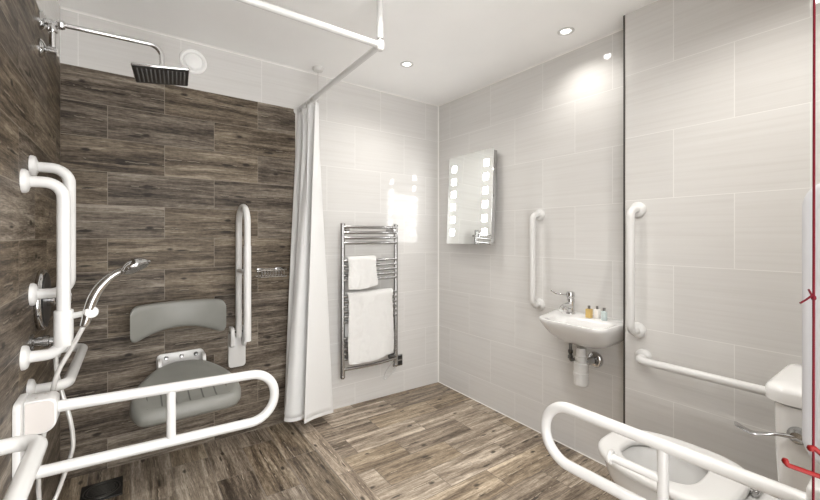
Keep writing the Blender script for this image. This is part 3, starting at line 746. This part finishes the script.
# ------------------------------------------------------------------ toilet
TX = 1.520
def oval(hw, yf, yb, z, n=44, p=0.74, cx=TX, sq=0.0):
    """egg outline: round at the front (yf), squarer at the rear (yb)"""
    out = []; cy = yb + (yf - yb) * .46
    for k in range(n):
        a = 2 * PI * k / n; c, s2 = math.cos(a), math.sin(a)
        x = hw * math.copysign(abs(c) ** (p if s2 > 0 else .55), c)
        y = cy + ((yf - cy) * math.copysign(abs(s2) ** .95, s2) if s2 > 0 else (cy - yb) * math.copysign(abs(s2) ** .7, s2))
        out.append((cx + x, y, z))
    return out
fz = floor_z(TX, .45)
t = thing('toilet', 'white ceramic toilet with an open-topped seat and no lid, below the fold-down rail', 'toilet', (TX, .40, fz))
b = MB()
b.loft([oval(.105, .56, .10, fz), oval(.105, .56, .10, fz + .03), oval(.098, .56, .10, fz + .10), oval(.110, .60, .09, fz + .22), oval(.150, .69, .07, fz + .32), oval(.172, .745, .06, fz + .385),
        oval(.178, .758, .055, fz + .437), oval(.176, .755, .056, fz + .448), oval(.168, .745, .064, fz + .450), oval(.125, .70, .40, fz + .448), oval(.118, .690, .41, fz + .42), oval(.108, .672, .425, fz + .36), oval(.085, .630, .44, fz + .27), oval(.05, .56, .46, fz + .215)], True, True, True)
b.build('pan', M['ceramic'], t, angle=60)
sz = fz + .456
b = MB()
def seat_r(o, z): return oval(.190 - o, .774 - o, .345 + o, z, cx=TX + .010)
b.loft([seat_r(.004, sz), seat_r(0, sz + .004), seat_r(0, sz + .016), seat_r(.006, sz + .0235), seat_r(.018, sz + .026), oval(.128, .706, .440, sz + .0255), oval(.119, .697, .448, sz + .020), oval(.114, .692, .452, sz + .008), oval(.118, .696, .448, sz), seat_r(.004, sz)], True)
sr = b.build('toilet_seat', M['white_plastic'], t, angle=60)
for x in (TX - .078, TX + .078):
    b = MB(); b.box((x - .026, .325, sz - .004), (x + .026, .358, sz + .014), .006, 3); b.lathe((x - .030, .335, sz + .006), (1, 0, 0), [(0, 0), (.008, 0), (.008, .060), (0, .060)], 16); b.build('seat_hinge', M['chrome_soft'], sr)
t = thing('cistern', 'white ceramic toilet cistern with a flat rounded lid behind the toilet', 'cistern', (TX, .15, .41))
b = MB()
def cis(o, z, f=0): return [(x, y, z) for x, y in rrect(TX - .171 + o, TX + .151 - o, YR + .002, .258 - o - f, (.006, .006, .040, .040), 6)]
b.loft([cis(.030, fz + .452), cis(.022, fz + .460), cis(.012, .53), cis(.005, .66), cis(.003, .800)], True, True, True); b.build('tank', M['ceramic'], t, angle=50)
b = MB()
def lid(o, z): return [(x, y, z) for x, y in rrect(TX - .173 + o, TX + .153 - o, YR + .002, .274 - o, (.006, .006, .050, .050), 8)]
b.loft([lid(.007, .8005), lid(0, .806), lid(0, .832), lid(.004, .840), lid(.014, .845), lid(.05, .847)], True, True, True); b.build('lid', M['ceramic'], t, angle=50)
xs = TX - .166
b = MB(); b.lathe((xs, .204, .735), (-1, 0, 0), [(0, 0), (.021, 0), (.021, .006), (.016, .014), (.013, .022), (0, .024)], 24)
lev = smooth_path([(xs - .018, .204, .735), (xs - .020, .236, .730), (xs - .024, .262, .722), (xs - .030, .290, .718), (xs - .036, .322, .731)], 6)
rings = []
for i, p in enumerate(lev):
    k = i / (len(lev) - 1); tdir = (lev[min(i + 1, len(lev) - 1)] - lev[max(i - 1, 0)]).normalized(); side = Vector((0, 0, 1)).cross(tdir).normalized()
    w = .006 + .012 * max(0, k - .35) / .65 - (.010 if k > .97 else 0); hgt = .0055 - .003 * k
    rings.append([p + side * w * math.cos(a) + Vector((0, 0, 1)) * hgt * math.sin(a) for a in (2 * PI * q / 12 for q in range(12))])
b.loft(rings, True, True, True); b.build('flush_lever', M['chrome_lever'], t)

# ------------------------------------------------------------------ wall dispenser (side on, at the right edge)
t = thing('wall_dispenser', 'white rounded wall dispenser at the right edge behind the red cord', 'dispenser', (1.10, YR, 1.08))
b = MB(); b.prism(rrect(YR + .0005, .148, .812, 1.338, (.004, .050, .050, .004), 10), 'X', 1.000, 1.250, .012, 4); b.build('case', simple('pale grey white plastic', (.50, .50, .515), .4), t)
b = MB(); b.prism(rrect(YR + .0005, .128, .840, 1.310, (.004, .042, .042, .004), 10), 'X', .9985, 1.0005, .0006, 1); b.build('side_panel', simple('grey white plastic', (.54, .54, .55), .4), t)

# ------------------------------------------------------------------ emergency cord
t = thing('emergency_cord', 'red emergency pull cord hanging at the right edge with a red pull handle', 'pull cord', (.820, .1085, CE))
b = MB(); b.tube([(.8235, .104, CE), (.8205, .107, 1.6), (.8165, .1075, .88), (.8145, .1078, .22)], .00155, 8); b.build('cord', M['redcord'], t)
b = MB(); b.lathe((.8235, .104, CE), (0, 0, -1), [(0, 0), (.034, 0), (.034, .010), (.026, .024), (0, .026)], 24); b.build('ceiling_rose', M['white_plastic'], t)
b = MB(); kz = 1.142; b.tube(smooth_path([(.8185, .1075, kz + .006), (.812, .113, kz - .001), (.806, .120, kz - .008)], 5), .0013, 6); b.tube(smooth_path([(.8185, .1075, kz), (.815, .110, kz + .007), (.813, .112, kz + .013)], 5), .0013, 6); b.lathe((.8185, .1075, kz - .004), (0, 0, 1), [(0, 0), (.0028, .002), (.0032, .004), (.0028, .007), (0, .009)], 10); b.build('knot', M['redcord'], t)
A_, C_, B_ = (.792, .131, .893), (.862, .062, .862), (.8165, .1075, .922)
b = MB(); b.tube(fillet([(.789, .133, .899), A_, C_, B_, (.8135, .110, .9205)], .005, 5), .0034, 12)
for p in ((.789, .133, .899), (.8135, .110, .9205)): b.lathe(Vector(p) - Vector((0, 0, .0045)), (0, 0, 1), [(0, 0), (.0032, .001), (.0045, .0045), (.0032, .008), (0, .009)], 12)
b.build('pull_handle', M['red'], t)

# ------------------------------------------------------------------ downlights
def downlight():
    t = thing('ceiling_downlight', 'x', 'ceiling light', (0, 0, CE), 'recessed ceiling downlights')
    b = MB(); b.lathe((0, 0, CE), (0, 0, -1), [(.030, -.004), (.042, -.001), (.043, .003), (.040, .0055), (.028, .0045), (.0255, 0)], 36); b.build('bezel', M['white'], t)
    b = MB(); b.lathe((0, 0, CE - .0005), (0, 0, -1), [(0, 0), (.0255, 0), (.023, .0022), (0, .0028)], 28); b.build('lens', M['lamp'], t)
    return t
spots = [(1.440, 2.003, 'round recessed ceiling downlight near the back right corner, above the towel radiator', 0.72),
         (1.898, 1.176, 'round recessed ceiling downlight above the washbasin close to the right wall', 0.36),
         (1.450, .320, 'round recessed ceiling downlight above the toilet', 1.3),
         (.850, 1.150, 'added unseen ceiling downlight in the middle of the room', 1.1),  # unseen lamp, added to fill the unlit gap mid-room
         (.300, .420, 'added unseen ceiling downlight just inside the doorway', 1.0)]  # unseen lamp, added to brighten the left side
proto = downlight()
LW = 15.0
for k, (x, y, lab, w) in enumerate(spots):
    o = proto if k == 0 else copy_tree(proto)
    o.location = (x, y, CE); o['label'] = lab
    L = bpy.data.lights.new('downlight_beam', 'SPOT'); L.energy = LW * w; L.spot_size = math.radians(145); L.spot_blend = 0.9
    L.shadow_soft_size = 0.018; L.color = (1, .97, .925)
    lo = bpy.data.objects.new('downlight_beam', L); COL.objects.link(lo); lo.location = (x, y, CE - .012)

# ------------------------------------------------------------------ world, camera, view
w = bpy.data.worlds.new('doorway_fill'); sc.world = w; w.use_nodes = True  # even white surround, added as fill light through the open doorway
w.node_tree.nodes['Background'].inputs[0].default_value = (1, .995, .985, 1); w.node_tree.nodes['Background'].inputs[1].default_value = 3.2
cam = bpy.data.cameras.new('camera'); co = bpy.data.objects.new('camera', cam); COL.objects.link(co)
co.location = (0, 0, HC); co.rotation_euler = (PI / 2, 0, -math.atan(280 / 383))
cam.sensor_width = 36.0; cam.lens = 385 / 820 * 36; cam.shift_y = -14 / 820; cam.clip_start = .02
sc.camera = co
vs = sc.view_settings; vs.view_transform = 'Standard'; vs.look = 'None'; vs.gamma = 1.0; vs.use_curve_mapping = False; vs.exposure = 1.0
sc.cycles.max_bounces = 12; sc.cycles.diffuse_bounces = 8; sc.cycles.glossy_bounces = 6
